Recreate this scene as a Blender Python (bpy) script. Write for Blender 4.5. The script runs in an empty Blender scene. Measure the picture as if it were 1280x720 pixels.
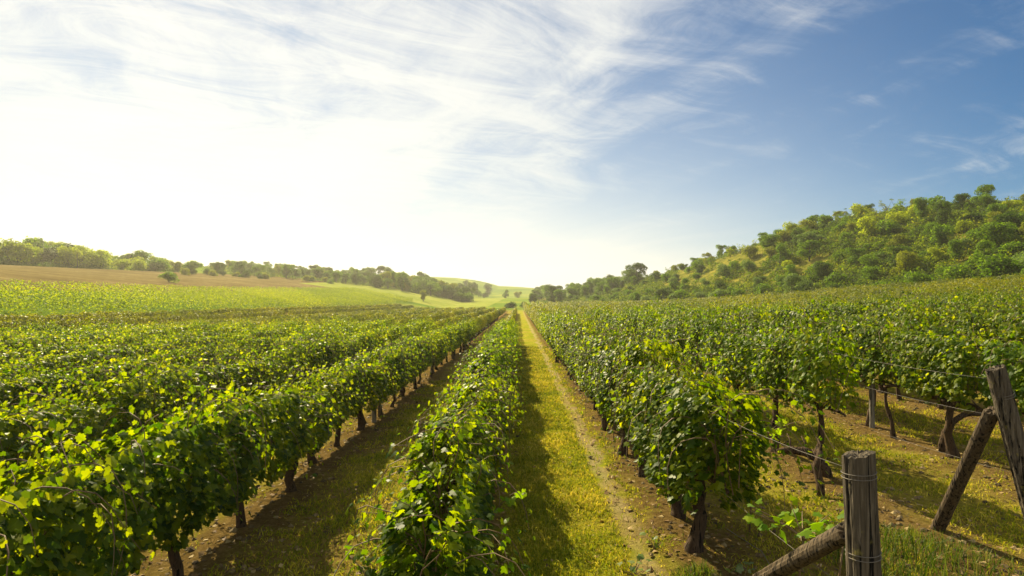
import bpy, math, random
import numpy as np
from mathutils import Vector, noise as mnoise

R = math.radians
rng = np.random.default_rng(11)
random.seed(11)
S = bpy.context.scene
COL = S.collection

# ------------------------------------------------------------------ camera, sky, sun, exposure
CAM_H = 2.2
F_PX = 711.0
cam_d = bpy.data.cameras.new('camera'); cam = bpy.data.objects.new('camera', cam_d); COL.objects.link(cam)
cam_d.sensor_width = 36; cam_d.lens = 20.0; cam_d.clip_start = 0.05; cam_d.clip_end = 4000
cam.location = (0, 0, CAM_H)
cam.rotation_euler = (R(90 + 1.45), 0, R(0.64))
S.camera = cam

SUN_AZ, SUN_EL = -31.0, 38.0           # azimuth from +Y towards +X, elevation
SKY_STRENGTH = 0.05
CLOUD_SEED = 21.7
SUN_STRENGTH = 5.0
EXPOSURE = 1.22

S.view_settings.view_transform = 'Standard'
S.view_settings.look = 'None'
S.view_settings.exposure = EXPOSURE
S.view_settings.gamma = 1
S.view_settings.use_curve_mapping = False
S.cycles.use_denoising = True
S.cycles.max_bounces = 5
S.cycles.transmission_bounces = 4
S.cycles.diffuse_bounces = 2
S.cycles.volume_bounces = 0
S.cycles.caustics_reflective = False
S.cycles.caustics_refractive = False
S.cycles.sample_clamp_indirect = 6


class NT:
    """small helper for building node trees"""
    def __init__(self, tree):
        self.t = tree; self.n = tree.nodes; self.l = tree.links

    def add(self, kind, **kw):
        n = self.n.new(kind)
        for k, v in kw.items():
            setattr(n, k, v)
        return n

    def link(self, a, b):
        self.l.new(a, b)

    def put(self, sock, v):
        if isinstance(v, bpy.types.NodeSocket):
            self.link(v, sock)
        elif v is not None:
            sock.default_value = v

    def math(self, op, a, b=None, c=None, clamp=False):
        n = self.add('ShaderNodeMath', operation=op, use_clamp=clamp)
        self.put(n.inputs[0], a)
        if b is not None: self.put(n.inputs[1], b)
        if c is not None: self.put(n.inputs[2], c)
        return n.outputs[0]

    def ss(self, a, b, x):
        n = self.add('ShaderNodeMapRange', interpolation_type='SMOOTHSTEP')
        self.put(n.inputs['Value'], x)
        n.inputs['From Min'].default_value = a; n.inputs['From Max'].default_value = b
        return n.outputs[0]

    def noise(self, vec, scale, detail=4, rough=.55, dist=0.0, dims='3D'):
        n = self.add('ShaderNodeTexNoise', noise_dimensions=dims)
        if vec is not None: self.put(n.inputs['Vector'], vec)
        n.inputs['Scale'].default_value = scale; n.inputs['Detail'].default_value = detail
        n.inputs['Roughness'].default_value = rough; n.inputs['Distortion'].default_value = dist
        return n.outputs['Fac']

    def mix(self, fac, a, b):
        n = self.add('ShaderNodeMix', data_type='RGBA')
        self.put(n.inputs[0], fac)
        self.put(n.inputs[6], a if isinstance(a, bpy.types.NodeSocket) else (*a, 1))
        self.put(n.inputs[7], b if isinstance(b, bpy.types.NodeSocket) else (*b, 1))
        return n.outputs[2]

    def comb(self, x, y, z):
        n = self.add('ShaderNodeCombineXYZ')
        for s, v in zip(n.inputs, (x, y, z)): self.put(s, v)
        return n.outputs[0]

    def ramp(self, fac, stops):
        n = self.add('ShaderNodeValToRGB')
        self.put(n.inputs[0], fac)
        e = n.color_ramp.elements
        while len(e) < len(stops): e.new(0.5)
        for el, (p, c) in zip(e, stops):
            el.position = p; el.color = (*c, 1)
        return n.outputs[0]


def make_world():
    w = bpy.data.worlds.new('World'); S.world = w; w.use_nodes = True
    t = NT(w.node_tree); t.n.clear()
    sky = t.add('ShaderNodeTexSky', sky_type='NISHITA', sun_disc=False)
    sky.sun_elevation = R(SUN_EL); sky.sun_rotation = R(SUN_AZ)
    sky.altitude = 100; sky.air_density = 1.0; sky.dust_density = 0.0; sky.ozone_density = 3.0
    tc = t.add('ShaderNodeTexCoord')
    sep = t.add('ShaderNodeSeparateXYZ'); t.link(tc.outputs['Generated'], sep.inputs[0])
    x, y, z = sep.outputs
    zc = t.math('MAXIMUM', z, 0.0)
    den = t.math('ADD', zc, 0.09)
    px = t.math('DIVIDE', x, den); py = t.math('DIVIDE', y, den)
    a = R(-26)
    sx, sy = math.sin(a), math.cos(a)
    along = t.math('ADD', t.math('MULTIPLY', px, sx), t.math('MULTIPLY', py, sy))
    across = t.math('SUBTRACT', t.math('MULTIPLY', px, sy), t.math('MULTIPLY', py, sx))
    # a wide bend so that the streaks are not ruler-straight
    bend = t.noise(t.comb(along, across, 0.0), 0.45, 3, .5)
    bend2 = t.noise(t.comb(along, across, 5.0), 1.7, 3, .5)
    ac = t.math('ADD', across, t.math('MULTIPLY', t.math('SUBTRACT', bend, 0.5), 1.5))
    ac = t.math('ADD', ac, t.math('MULTIPLY', t.math('SUBTRACT', bend2, 0.5), 0.25))
    streak = t.noise(t.comb(t.math('MULTIPLY', along, 0.30), t.math('MULTIPLY', ac, 1.5), 3.1), 1.0, 10, .62, .3)
    fibre = t.noise(t.comb(t.math('MULTIPLY', along, 2.6), t.math('MULTIPLY', ac, 1.1), 7.7), 1.6, 10, .70, .9)
    body = t.noise(t.comb(t.math('MULTIPLY', along, 0.40), t.math('MULTIPLY', ac, 0.75), CLOUD_SEED), 1.0, 4, .5, .4)
    # a broad sheet of cirrus on the side of the sun, torn into streaks further right
    side = t.ss(2.2, 0.2, across)
    d = t.math('ADD', t.math('ADD', t.math('MULTIPLY', streak, 0.50), t.math('MULTIPLY', body, 0.55)),
               t.math('ADD', t.math('MULTIPLY', fibre, 0.42), t.math('MULTIPLY', side, 0.25)))
    cirrus = t.ss(0.75, 1.10, d)
    # milky low sky, much thicker towards the sun
    hor = t.math('SQRT', t.math('ADD', t.math('ADD', t.math('MULTIPLY', x, x), t.math('MULTIPLY', y, y)), 1e-6))
    az = t.math('DIVIDE', t.math('ADD', t.math('MULTIPLY', x, math.sin(R(-28))), t.math('MULTIPLY', y, math.cos(R(-28)))), hor)
    toward = t.ss(0.25, 0.98, az)
    one_z = t.math('SUBTRACT', 1.0, zc, clamp=True)
    low = t.math('POWER', one_z, 9.0)
    bank = t.math('MULTIPLY', t.math('POWER', one_z, 3.8), toward)
    ragged = t.math('ADD', 0.72, t.math('MULTIPLY', streak, 0.46))
    glow = t.math('MULTIPLY', bank, ragged)
    veil = t.math('ADD', t.math('MULTIPLY', low, t.math('ADD', 0.18, t.math('MULTIPLY', toward, 0.30))), t.math('MULTIPLY', glow, 1.24), clamp=True)
    deep = t.add('ShaderNodeMix', data_type='RGBA', blend_type='MULTIPLY'); deep.inputs[0].default_value = 1
    t.link(sky.outputs[0], deep.inputs[6]); deep.inputs[7].default_value = (.08, .48, .72, 1)
    c1 = t.mix(t.math('MULTIPLY', cirrus, 0.85), deep.outputs[2], (8.5, 8.45, 8.0))
    veilcol = t.mix(glow, (6.4, 7.0, 6.8), (9.0, 8.85, 8.2))
    c2 = t.mix(veil, c1, veilcol)
    bg = t.add('ShaderNodeBackground'); t.link(c2, bg.inputs[0]); bg.inputs[1].default_value = SKY_STRENGTH
    out = t.add('ShaderNodeOutputWorld'); t.link(bg.outputs[0], out.inputs[0])


make_world()
sl = bpy.data.lights.new('sun', 'SUN'); sl.energy = SUN_STRENGTH; sl.angle = R(0.53); sl.color = (1.0, 0.86, 0.54)
sun = bpy.data.objects.new('sun', sl); COL.objects.link(sun)
sv = Vector((math.sin(R(SUN_AZ)) * math.cos(R(SUN_EL)), math.cos(R(SUN_AZ)) * math.cos(R(SUN_EL)), math.sin(R(SUN_EL))))
sun.rotation_euler = sv.to_track_quat('Z', 'Y').to_euler()
sun.location = sv * 60


# ------------------------------------------------------------------ object helpers
def tag(o, label=None, cat=None, group=None, kind=None):
    for k, v in (('label', label), ('category', cat), ('group', group), ('kind', kind)):
        if v: o[k] = v
    return o


def empty(name, loc=(0, 0, 0), rz=0.0, scale=(1, 1, 1)):
    o = bpy.data.objects.new(name, None); COL.objects.link(o)
    o.empty_display_size = 0.1
    o.location = loc; o.rotation_euler = (0, 0, rz); o.scale = scale
    return o


def link_mesh(name, me, parent=None, loc=None):
    o = bpy.data.objects.new(name, me); COL.objects.link(o)
    if parent is not None: o.parent = parent
    if loc is not None: o.location = loc
    return o


def np_mesh(name, V, faces, mats, smooth=False, mat_idx=None):
    """V (n,3); faces: list of (m,k) index arrays, k = 3 or 4"""
    me = bpy.data.meshes.new(name)
    V = np.asarray(V, np.float32)
    me.vertices.add(len(V)); me.vertices.foreach_set('co', V.ravel())
    faces = [np.asarray(f, np.int32) for f in faces if len(f)]
    loops = np.concatenate([f.ravel() for f in faces])
    tot = np.concatenate([np.full(len(f), f.shape[1], np.int32) for f in faces])
    start = np.concatenate([[0], np.cumsum(tot)[:-1]]).astype(np.int32)
    me.loops.add(len(loops)); me.loops.foreach_set('vertex_index', loops)
    me.polygons.add(len(tot)); me.polygons.foreach_set('loop_start', start); me.polygons.foreach_set('loop_total', tot)
    for m in (mats if isinstance(mats, (list, tuple)) else [mats]): me.materials.append(m)
    if mat_idx is not None: me.polygons.foreach_set('material_index', np.asarray(mat_idx, np.int32))
    me.update(calc_edges=True); me.validate()
    me.polygons.foreach_set('use_smooth', np.full(len(me.polygons), smooth))
    return me


def norm(a):
    return a / np.maximum(np.linalg.norm(a, axis=-1, keepdims=True), 1e-9)


class Tubes:
    """collects swept tubes into one mesh"""
    def __init__(self): self.V = []; self.F = []; self.n = 0

    def add(self, pts, radii, sides=6, cap=True, jit=0.0):
        pts = np.asarray(pts, float); radii = np.broadcast_to(np.asarray(radii, float), (len(pts),))
        tan = norm(np.gradient(pts, axis=0))
        ref = np.array([1.0, 0.13, 0.07]) if abs(tan[0][2]) > .8 else np.array([0.05, 0.1, 1.0])
        ang = np.arange(sides) * 2 * np.pi / sides
        rings = []
        for p, t, r in zip(pts, tan, radii):
            u = np.cross(t, ref); u /= np.linalg.norm(u); v = np.cross(t, u)
            rr = r * (1 + jit * rng.normal(size=sides))
            rings.append(p + (np.cos(ang) * rr)[:, None] * u + (np.sin(ang) * rr)[:, None] * v)
        V = np.concatenate(rings)
        k = len(pts)
        i = np.arange(k - 1)[:, None] * sides; j = np.arange(sides)[None]; jn = (j + 1) % sides
        q = np.stack([i + j, i + jn, i + sides + jn, i + sides + j], -1).reshape(-1, 4) + self.n
        self.F.append(q); self.V.append(V); self.n += len(V)
        if cap:
            for base, rev in ((0, True), ((k - 1) * sides, False)):
                c = pts[0] if rev else pts[-1]
                self.V.append(c[None]); ci = self.n; self.n += 1
                jj = np.arange(sides)
                a = ci - len(V) + base - 0
                off = q.min() + base
                tri = np.stack([np.full(sides, ci), off + (jj + 1) % sides, off + jj], -1) if rev else \
                    np.stack([np.full(sides, ci), off + jj, off + (jj + 1) % sides], -1)
                self.F.append(np.concatenate([tri, tri[:, 2:3]], 1)[:, :3])
                len_v = 0
                V = np.concatenate([V, c[None]])

    def mesh(self, name, mat, smooth=True):
        return np_mesh(name, np.concatenate(self.V), self.F, mat, smooth)


# leaf outlines: x across, y along the midrib, z off the blade
VINE_OUT = [(0, 0.02), (.20, -.14), (.44, -.02), (.36, .16), (.60, .34), (.50, .58), (.30, .58), (.24, .84), (0, 1.06)]
VINE_OUT = VINE_OUT + [(-x, y) for x, y in VINE_OUT[-2:0:-1]]
VINE_T = np.array([(0, .36, .0)] + [(x, y, -.22 * abs(x) - .10 * max(0, y - .4) ** 2) for x, y in VINE_OUT])
_k = len(VINE_OUT)
VINE_F = np.array([(0, 1 + i, 1 + (i + 1) % _k) for i in range(_k)])
# folded kite, four corners and a midrib, for leaves seen small
KITE_T = np.array([(0, 0, 0), (.48, .42, -.13), (0, 1.0, -.06), (-.48, .42, -.13)])
KITE_F = np.array([(0, 1, 2), (0, 2, 3)])


def leaves(centres, normals, tips, sizes, T, F):
    """place one leaf per centre; returns V, F"""
    n = norm(np.asarray(normals, float)); t = np.asarray(tips, float)
    t = norm(t - (t * n).sum(-1, keepdims=True) * n)
    b = np.cross(t, n)
    s = np.asarray(sizes, float)[:, None, None]
    curl = rng.uniform(.2, 3.2, len(n))[:, None, None]
    wid = rng.uniform(.85, 1.15, len(n))[:, None, None]
    V = np.asarray(centres)[:, None] + s * (wid * T[None, :, 0:1] * b[:, None] + (T[None, :, 1:2] - .4) * t[:, None] + curl * T[None, :, 2:3] * n[:, None])
    k = len(T)
    Fa = (F[None] + (np.arange(len(n)) * k)[:, None, None]).reshape(-1, F.shape[1])
    return V.reshape(-1, 3), Fa


# ------------------------------------------------------------------ materials
def new_mat(name):
    m = bpy.data.materials.new(name); m.use_nodes = True
    t = NT(m.node_tree); t.n.clear()
    out = t.add('ShaderNodeOutputMaterial')
    return m, t, out


def leaf_mat(name, stops, trans_tint=(1.5, 1.45, .5), trans=.42, rough=.42, spec=.45, obj_var=.25, patch=None):
    m, t, out = new_mat(name)
    g = t.add('ShaderNodeNewGeometry'); oi = t.add('ShaderNodeObjectInfo')
    r = g.outputs['Random Per Island']
    fac = t.math('ADD', t.math('MULTIPLY', r, 1 - obj_var), t.math('MULTIPLY', oi.outputs['Random'], obj_var))
    if patch:
        pn = t.noise(g.outputs['Position'], patch, 3, .6)
        fac = t.math('ADD', t.math('MULTIPLY', fac, .6), t.math('MULTIPLY', t.ss(.3, .7, pn), .4))
    col = t.ramp(fac, stops)
    p = t.add('ShaderNodeBsdfPrincipled')
    t.link(col, p.inputs['Base Color']); p.inputs['Roughness'].default_value = rough
    p.inputs['Specular IOR Level'].default_value = spec
    tr = t.add('ShaderNodeBsdfTranslucent')
    mm = t.add('ShaderNodeMix', data_type='RGBA', blend_type='MULTIPLY'); mm.inputs[0].default_value = 1
    t.link(col, mm.inputs[6]); mm.inputs[7].default_value = (*trans_tint, 1)
    t.link(mm.outputs[2], tr.inputs[0])
    mix = t.add('ShaderNodeMixShader'); mix.inputs[0].default_value = trans
    t.link(p.outputs[0], mix.inputs[1]); t.link(tr.outputs[0], mix.inputs[2])
    t.link(mix.outputs[0], out.inputs[0])
    return m


M_LEAF = leaf_mat('vine_leaf', [(0, (.013, .040, .002)), (.35, (.056, .098, .003)), (.75, (.140, .178, .004)), (.96, (.21, .22, .006)), (1, (.28, .20, .012))],
                  trans_tint=(3.2, 2.9, .2), trans=.54, rough=.42, spec=.15)
M_LEAF_Y = leaf_mat('young_vine_leaf', [(0, (.08, .17, .006)), (.5, (.14, .24, .009)), (1, (.26, .32, .014))], trans_tint=(2.0, 1.9, .3), trans=.55, rough=.5, spec=.15)
M_LEAF_THIN = leaf_mat('sparse_vine_leaf', [(0, (.022, .056, .003)), (.4, (.068, .120, .004)), (.8, (.140, .19, .005)), (.97, (.23, .24, .008)), (1, (.33, .15, .02))],
                       trans_tint=(2.8, 2.6, .2), trans=.54, rough=.44, spec=.16)
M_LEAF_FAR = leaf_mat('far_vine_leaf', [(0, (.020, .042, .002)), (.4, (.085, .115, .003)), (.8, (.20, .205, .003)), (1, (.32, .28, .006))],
                      trans_tint=(2.6, 2.3, .15), trans=.46, rough=.45, spec=.18, patch=.12)  # yellower than the near leaves: the distant haze glow is put into the colour
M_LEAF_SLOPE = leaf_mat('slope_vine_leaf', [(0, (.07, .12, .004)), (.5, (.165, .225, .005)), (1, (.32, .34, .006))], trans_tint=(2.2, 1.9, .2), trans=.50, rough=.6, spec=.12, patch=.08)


def wood_mat(name, dark, mid, light, zs=1.2, cracks=.55, lichen=0.0):
    m, t, out = new_mat(name)
    tc = t.add('ShaderNodeTexCoord')
    mp = t.add('ShaderNodeMapping'); mp.inputs['Scale'].default_value = (26, 26, zs); t.link(tc.outputs['Object'], mp.inputs[0])
    n1 = t.noise(mp.outputs[0], 2.2, 8, .65, .4)
    mp2 = t.add('ShaderNodeMapping'); mp2.inputs['Scale'].default_value = (34, 34, zs * 1.4); t.link(tc.outputs['Object'], mp2.inputs[0])
    n2 = t.noise(mp2.outputs[0], 1.6, 5, .6, .2)
    n3 = t.noise(tc.outputs['Object'], 7, 4, .6)
    col = t.ramp(n1, [(.25, dark), (.5, mid), (.78, light)])
    crack = t.ss(.54, .60, n2)
    col = t.mix(crack, col, tuple(c * .18 for c in dark))
    if lichen: col = t.mix(t.math('MULTIPLY', t.ss(.60, .70, n3), lichen), col, (.24, .20, .05))
    p = t.add('ShaderNodeBsdfPrincipled'); t.link(col, p.inputs['Base Color']); p.inputs['Roughness'].default_value = .85
    p.inputs['Specular IOR Level'].default_value = .2
    b = t.add('ShaderNodeBump'); b.inputs['Strength'].default_value = .9; b.inputs['Distance'].default_value = .012
    t.link(t.math('SUBTRACT', n1, t.math('MULTIPLY', crack, .8)), b.inputs['Height']); t.link(b.outputs[0], p.inputs['Normal'])
    t.link(p.outputs[0], out.inputs[0])
    return m


M_BARK = wood_mat('vine_bark', (.03, .018, .010), (.075, .045, .025), (.14, .09, .05), zs=3)
M_POST = wood_mat('weathered_post_wood', (.020, .016, .011), (.085, .067, .046), (.25, .205, .15), zs=.9, lichen=.8)
M_POSTG = wood_mat('grey_post_wood', (.10, .085, .07), (.26, .23, .19), (.42, .38, .32), zs=1.0, lichen=.3)
M_BRACE = wood_mat('brace_wood', (.03, .021, .013), (.085, .06, .036), (.17, .13, .085), zs=1.0)
M_TRUNK = wood_mat('tree_bark', (.05, .04, .03), (.10, .085, .07), (.16, .14, .12), zs=3)


def plain_mat(name, col, rough=.6, metal=0.0):
    m, t, out = new_mat(name)
    g = t.add('ShaderNodeNewGeometry')
    n = t.noise(g.outputs['Position'], 9, 4)
    c = t.mix(n, tuple(x * .7 for x in col), tuple(min(1, x * 1.25) for x in col))
    p = t.add('ShaderNodeBsdfPrincipled'); t.link(c, p.inputs['Base Color']); p.inputs['Roughness'].default_value = rough; p.inputs['Metallic'].default_value = metal
    t.link(p.outputs[0], out.inputs[0])
    return m


M_CANE = plain_mat('cane_bark', (.14, .085, .035), .7)
M_WIRE = plain_mat('galvanised_wire', (.15, .13, .11), .6, .3)
M_NAIL = plain_mat('rusty_staple', (.10, .05, .03), .7, .5)

ROW0, ROWS = 1.55, 2.1           # a row stands at x = 1.55 + 2.1 k


def ground_mat():
    m, t, out = new_mat('ground_earth_and_grass')
    g = t.add('ShaderNodeNewGeometry'); pos = g.outputs['Position']
    sep = t.add('ShaderNodeSeparateXYZ'); t.link(pos, sep.inputs[0]); x, y, z = sep.outputs
    big = t.noise(pos, .35, 4, .55); mid = t.noise(pos, 1.7, 5, .6); fine = t.noise(pos, 11, 8, .78, .6); vfine = t.noise(pos, 55, 6, .75)
    # distance to the nearest row of vines
    u = t.math('DIVIDE', t.math('SUBTRACT', x, ROW0 - ROWS / 2), ROWS)
    fr = t.math('ABSOLUTE', t.math('SUBTRACT', t.math('FRACT', u), .5))   # 0 on a row, .5 mid-aisle
    gr = t.math('ADD', fr, t.math('MULTIPLY', t.math('SUBTRACT', mid, .5), .55))
    grassy = t.ss(.06, .30, gr)
    straw = t.ramp(fine, [(.25, (.20, .15, .020)), (.5, (.42, .35, .042)), (.75, (.60, .50, .10))])
    green = t.ramp(fine, [(.25, (.09, .11, .009)), (.55, (.25, .27, .016)), (.8, (.40, .38, .035))])
    soil = t.ramp(t.math('ADD', t.math('MULTIPLY', fine, .6), t.math('MULTIPLY', vfine, .4)),
                  [(.3, (.055, .033, .012)), (.5, (.16, .105, .036)), (.7, (.32, .22, .085))])
    gmix = t.ss(.38, .58, t.math('ADD', t.math('MULTIPLY', big, .5), t.math('MULTIPLY', mid, .5)))
    cover = t.mix(gmix, straw, green)
    # only the aisle by the middle is sown with grass, the others are worked earth with some straw
    aisle = t.math('MULTIPLY', t.ss(-.7, -.3, x), t.ss(1.9, 1.3, x))
    cover = t.mix(t.math('MULTIPLY', gmix, t.math('ADD', .5, t.math('MULTIPLY', aisle, .5))), straw, green)
    base = t.mix(t.math('MULTIPLY', grassy, t.math('ADD', t.math('ADD', .15, t.math('MULTIPLY', t.ss(.40, .62, big), .6)), t.math('MULTIPLY', aisle, .6)), clamp=True), soil, cover)
    # worn pale wheel tracks in the aisle right of the middle
    wob = t.math('MULTIPLY', t.math('SUBTRACT', t.noise(t.comb(0.0, y, 0.0), .5, 3), .5), .55)
    tx = t.math('ABSOLUTE', t.math('SUBTRACT', t.math('ADD', x, wob), 1.08))
    tr = t.math('ADD', tx, t.math('MULTIPLY', t.math('SUBTRACT', mid, .5), .45))
    trk = t.math('MULTIPLY', t.ss(.16, .01, t.math('ADD', tr, t.math('MULTIPLY', t.math('SUBTRACT', fine, .5), .35))), t.math('MULTIPLY', t.ss(.26, .56, big), .7))
    pale = t.ramp(fine, [(.3, (.28, .20, .10)), (.7, (.50, .40, .24))])
    base = t.mix(trk, base, pale)
    # zones of the wider land
    def attr(n):
        a = t.add('ShaderNodeAttribute', attribute_name=n); return a.outputs['Fac']
    hillg = t.ramp(t.noise(pos, .5, 6, .65), [(.3, (.045, .060, .008)), (.5, (.13, .13, .018)), (.72, (.31, .25, .045))])
    base = t.mix(attr('hill'), base, hillg)
    far = t.ramp(t.noise(pos, .03, 8, .62), [(.3, (.06, .12, .012)), (.5, (.13, .19, .018)), (.7, (.27, .27, .04))])
    base = t.mix(attr('farland'), base, far)
    p = t.add('ShaderNodeBsdfPrincipled'); t.link(base, p.inputs['Base Color']); p.inputs['Roughness'].default_value = .95
    p.inputs['Specular IOR Level'].default_value = 0
    b = t.add('ShaderNodeBump'); b.inputs['Strength'].default_value = 1.0; b.inputs['Distance'].default_value = .07
    t.link(t.math('ADD', fine, t.math('MULTIPLY', vfine, .4)), b.inputs['Height']); t.link(b.outputs[0], p.inputs['Normal'])
    t.link(p.outputs[0], out.inputs[0])
    return m


def field_mat(name, stops, sc, stripe=None):
    m, t, out = new_mat(name)
    g = t.add('ShaderNodeNewGeometry'); pos = g.outputs['Position']
    n = t.noise(pos, sc, 7, .68)
    n2 = t.noise(pos, sc * .12, 3, .5)
    f = t.math('ADD', t.math('MULTIPLY', n, .6), t.math('MULTIPLY', n2, .4))
    if stripe:
        mp = t.add('ShaderNodeMapping'); mp.inputs['Rotation'].default_value = (0, 0, R(stripe)); mp.inputs['Scale'].default_value = (.04, 1.1, .2)
        t.link(pos, mp.inputs[0])
        f = t.math('ADD', t.math('MULTIPLY', f, .65), t.math('MULTIPLY', t.noise(mp.outputs[0], 1, 4, .6), .35))
    c = t.ramp(f, stops)
    p = t.add('ShaderNodeBsdfPrincipled'); t.link(c, p.inputs['Base Color']); p.inputs['Roughness'].default_value = .95
    p.inputs['Specular IOR Level'].default_value = 0
    b = t.add('ShaderNodeBump'); b.inputs['Strength'].default_value = .6; b.inputs['Distance'].default_value = .2
    t.link(n, b.inputs['Height']); t.link(b.outputs[0], p.inputs['Normal'])
    t.link(p.outputs[0], out.inputs[0])
    return m


# ------------------------------------------------------------------ terrain
def ss(a, b, x):
    t = np.clip((np.asarray(x, float) - a) / (b - a), 0, 1); return t * t * (3 - 2 * t)


def foot(y):
    return np.interp(y, [0, 45, 70, 120, 180, 260, 400], [50, 46, 40, 23, 15, 14, 16])


def H(x, y):
    x = np.asarray(x, float); y = np.asarray(y, float)
    yp = np.clip(y, 0, None); xr = np.clip(x, 0, 60)
    h = (0.0019 * xr * xr + 0.014 * xr) * np.exp(-yp / 190) * ss(-30, 10, y)
    d = np.clip(x - foot(y), 0, None)                                   # the wooded hill on the right
    hm = 15.6 * (1 - 0.9 * ss(100, 290, y)) * ss(-60, 60, y) * (.62 + .38 * ss(66, 108, y))
    h = h + hm * (1 - np.exp(-(d / 26.) ** 1.7))
    l = np.clip(-x - 20, 0, None)                                       # the slope on the left
    g = 0.15 * l * (1 + np.clip(y, 0, 260) / 420)
    h = h + 13.5 * (1 - np.exp(-g / 13.5)) * (0.55 + .45 * ss(-40, 60, y)) * (1 + 0.25 * ss(60, 260, y))
    h = h + 4.5 * ss(90, 330, y)                                        # the valley floor climbs to a far hill
    h = h + 15 * ss(330, 620, y) * np.exp(-((x + 15) / np.where(x < -15, 190, 90)) ** 2) + .5 * np.sin(x * .06 + 1) * np.sin(y * .03) * ss(200, 300, y)
    return h


def bumps(x, y):
    """small clods near the camera"""
    v = np.zeros_like(x)
    for k, (fx, fy, a) in enumerate([(2.1, 1.3, .012), (-1.7, 2.9, .010), (4.7, 3.1, .008), (5.9, -6.3, .006), (9.1, 7.7, .004), (-11, 8.3, .004)]):
        v += a * np.sin(fx * x + fy * y + k * 1.7 + .8 * np.sin(.7 * fy * x - .6 * fx * y))
    return v


def z_at(x, y): return float(H(x, y))


def spread(lo, hi, d0, grow):
    a = [lo]; d = d0
    while a[-1] < hi: a.append(a[-1] + d); d *= grow
    return np.array(a)


def grid_mesh(name, X, Y, Z, mat):
    ny, nx = X.shape
    V = np.stack([X, Y, Z], -1).reshape(-1, 3)
    i = np.arange(ny - 1)[:, None] * nx; j = np.arange(nx - 1)[None]
    q = np.stack([i + j, i + j + 1, i + nx + j + 1, i + nx + j], -1).reshape(-1, 4)
    return np_mesh(name, V, [q], mat, True)


def build_ground():
    xs = np.concatenate([-spread(8, 480, .16, 1.055)[::-1], np.arange(-8 + .14, 10, .14), spread(10, 480, .16, 1.055)])
    ys = np.concatenate([-spread(0, 60, .5, 1.15)[::-1], np.arange(.14, 14, .14), spread(14, 820, .16, 1.035)])
    X, Y = np.meshgrid(xs, ys)
    fade = np.exp(-np.hypot(X, Y) / 18)
    Z = H(X, Y) + bumps(X, Y) * fade * 1.3
    fr = np.abs(((X - (ROW0 - ROWS / 2)) / ROWS) % 1 - .5)
    Z += .05 * np.exp(-(fr / .14) ** 2) * fade                       # a low ridge of earth along each row
    Z -= .03 * np.exp(-((X - 1.08) / .14) ** 2) * fade               # the worn wheel track
    me = grid_mesh('ground', X, Y, Z, ground_mat())
    d = (X - foot(Y))
    for nm, v in (('hill', ss(-1, 3, d + 1.0 * np.sin(Y * .6)) * ss(10, 40, Y) * (1 - ss(280, 330, Y))), ('farland', ss(112, 150, Y + .25 * np.abs(X)) * (1 - ss(-12, 2, d)) + ss(280, 330, Y) * ss(-12, 2, d) + ss(27, 29.5, -X + .6 * np.sin(Y * .3)) * (1 - ss(112, 150, Y + .25 * np.abs(X))))):
        a = me.attributes.new(nm, 'FLOAT', 'POINT'); a.data.foreach_set('value', np.clip(v, 0, 1).astype(np.float32).ravel())
    o = link_mesh('ground', me); tag(o, kind='structure')


build_ground()


def drape(name, edge_lo, edge_hi, y0, y1, ny, nx, mat, lift):
    """a sheet of ground cover between two boundary lines x = f(y)"""
    ys = np.linspace(y0, y1, ny)
    a = edge_lo(ys); b = edge_hi(ys)
    k = np.linspace(0, 1, nx)
    X = a[:, None] + (b - a)[:, None] * k[None]; Y = np.repeat(ys[:, None], nx, 1)
    # the rim dips under the ground so that the edge is soft and has no step
    rim = np.minimum(np.minimum(k, 1 - k)[None] * nx / 2.0, 1) * np.minimum(np.minimum(np.arange(ny), np.arange(ny)[::-1]) / 2.0, 1)[:, None]
    Z = H(X, Y) - .12 + (lift + .12) * rim
    o = link_mesh(name, grid_mesh(name, X, Y, Z, mat)); tag(o, kind='structure')
    return o


SLOPE_TOP = lambda y: -42 - 1.2 * np.sin(y * .07) - 0.03 * (y - 60)
drape('fallow_field', lambda y: -100 + 3 * np.sin(y * .05) + np.clip(y - 70, 0, 200) * .17, lambda y: SLOPE_TOP(y) - .5, 20, 178, 160, 60,
      field_mat('fallow_earth', [(.34, (.06, .043, .015)), (.5, (.15, .113, .042)), (.66, (.28, .22, .09))], 1.3, 60), .10)
drape('meadow', lambda y: -60 - (y - 150) * .0, lambda y: -8 + (y - 150) * .02, 146, 300, 90, 50,
      field_mat('meadow_grass', [(.30, (.12, .17, .02)), (.5, (.22, .25, .04)), (.70, (.36, .34, .085))], .45, 15), .12)

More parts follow.
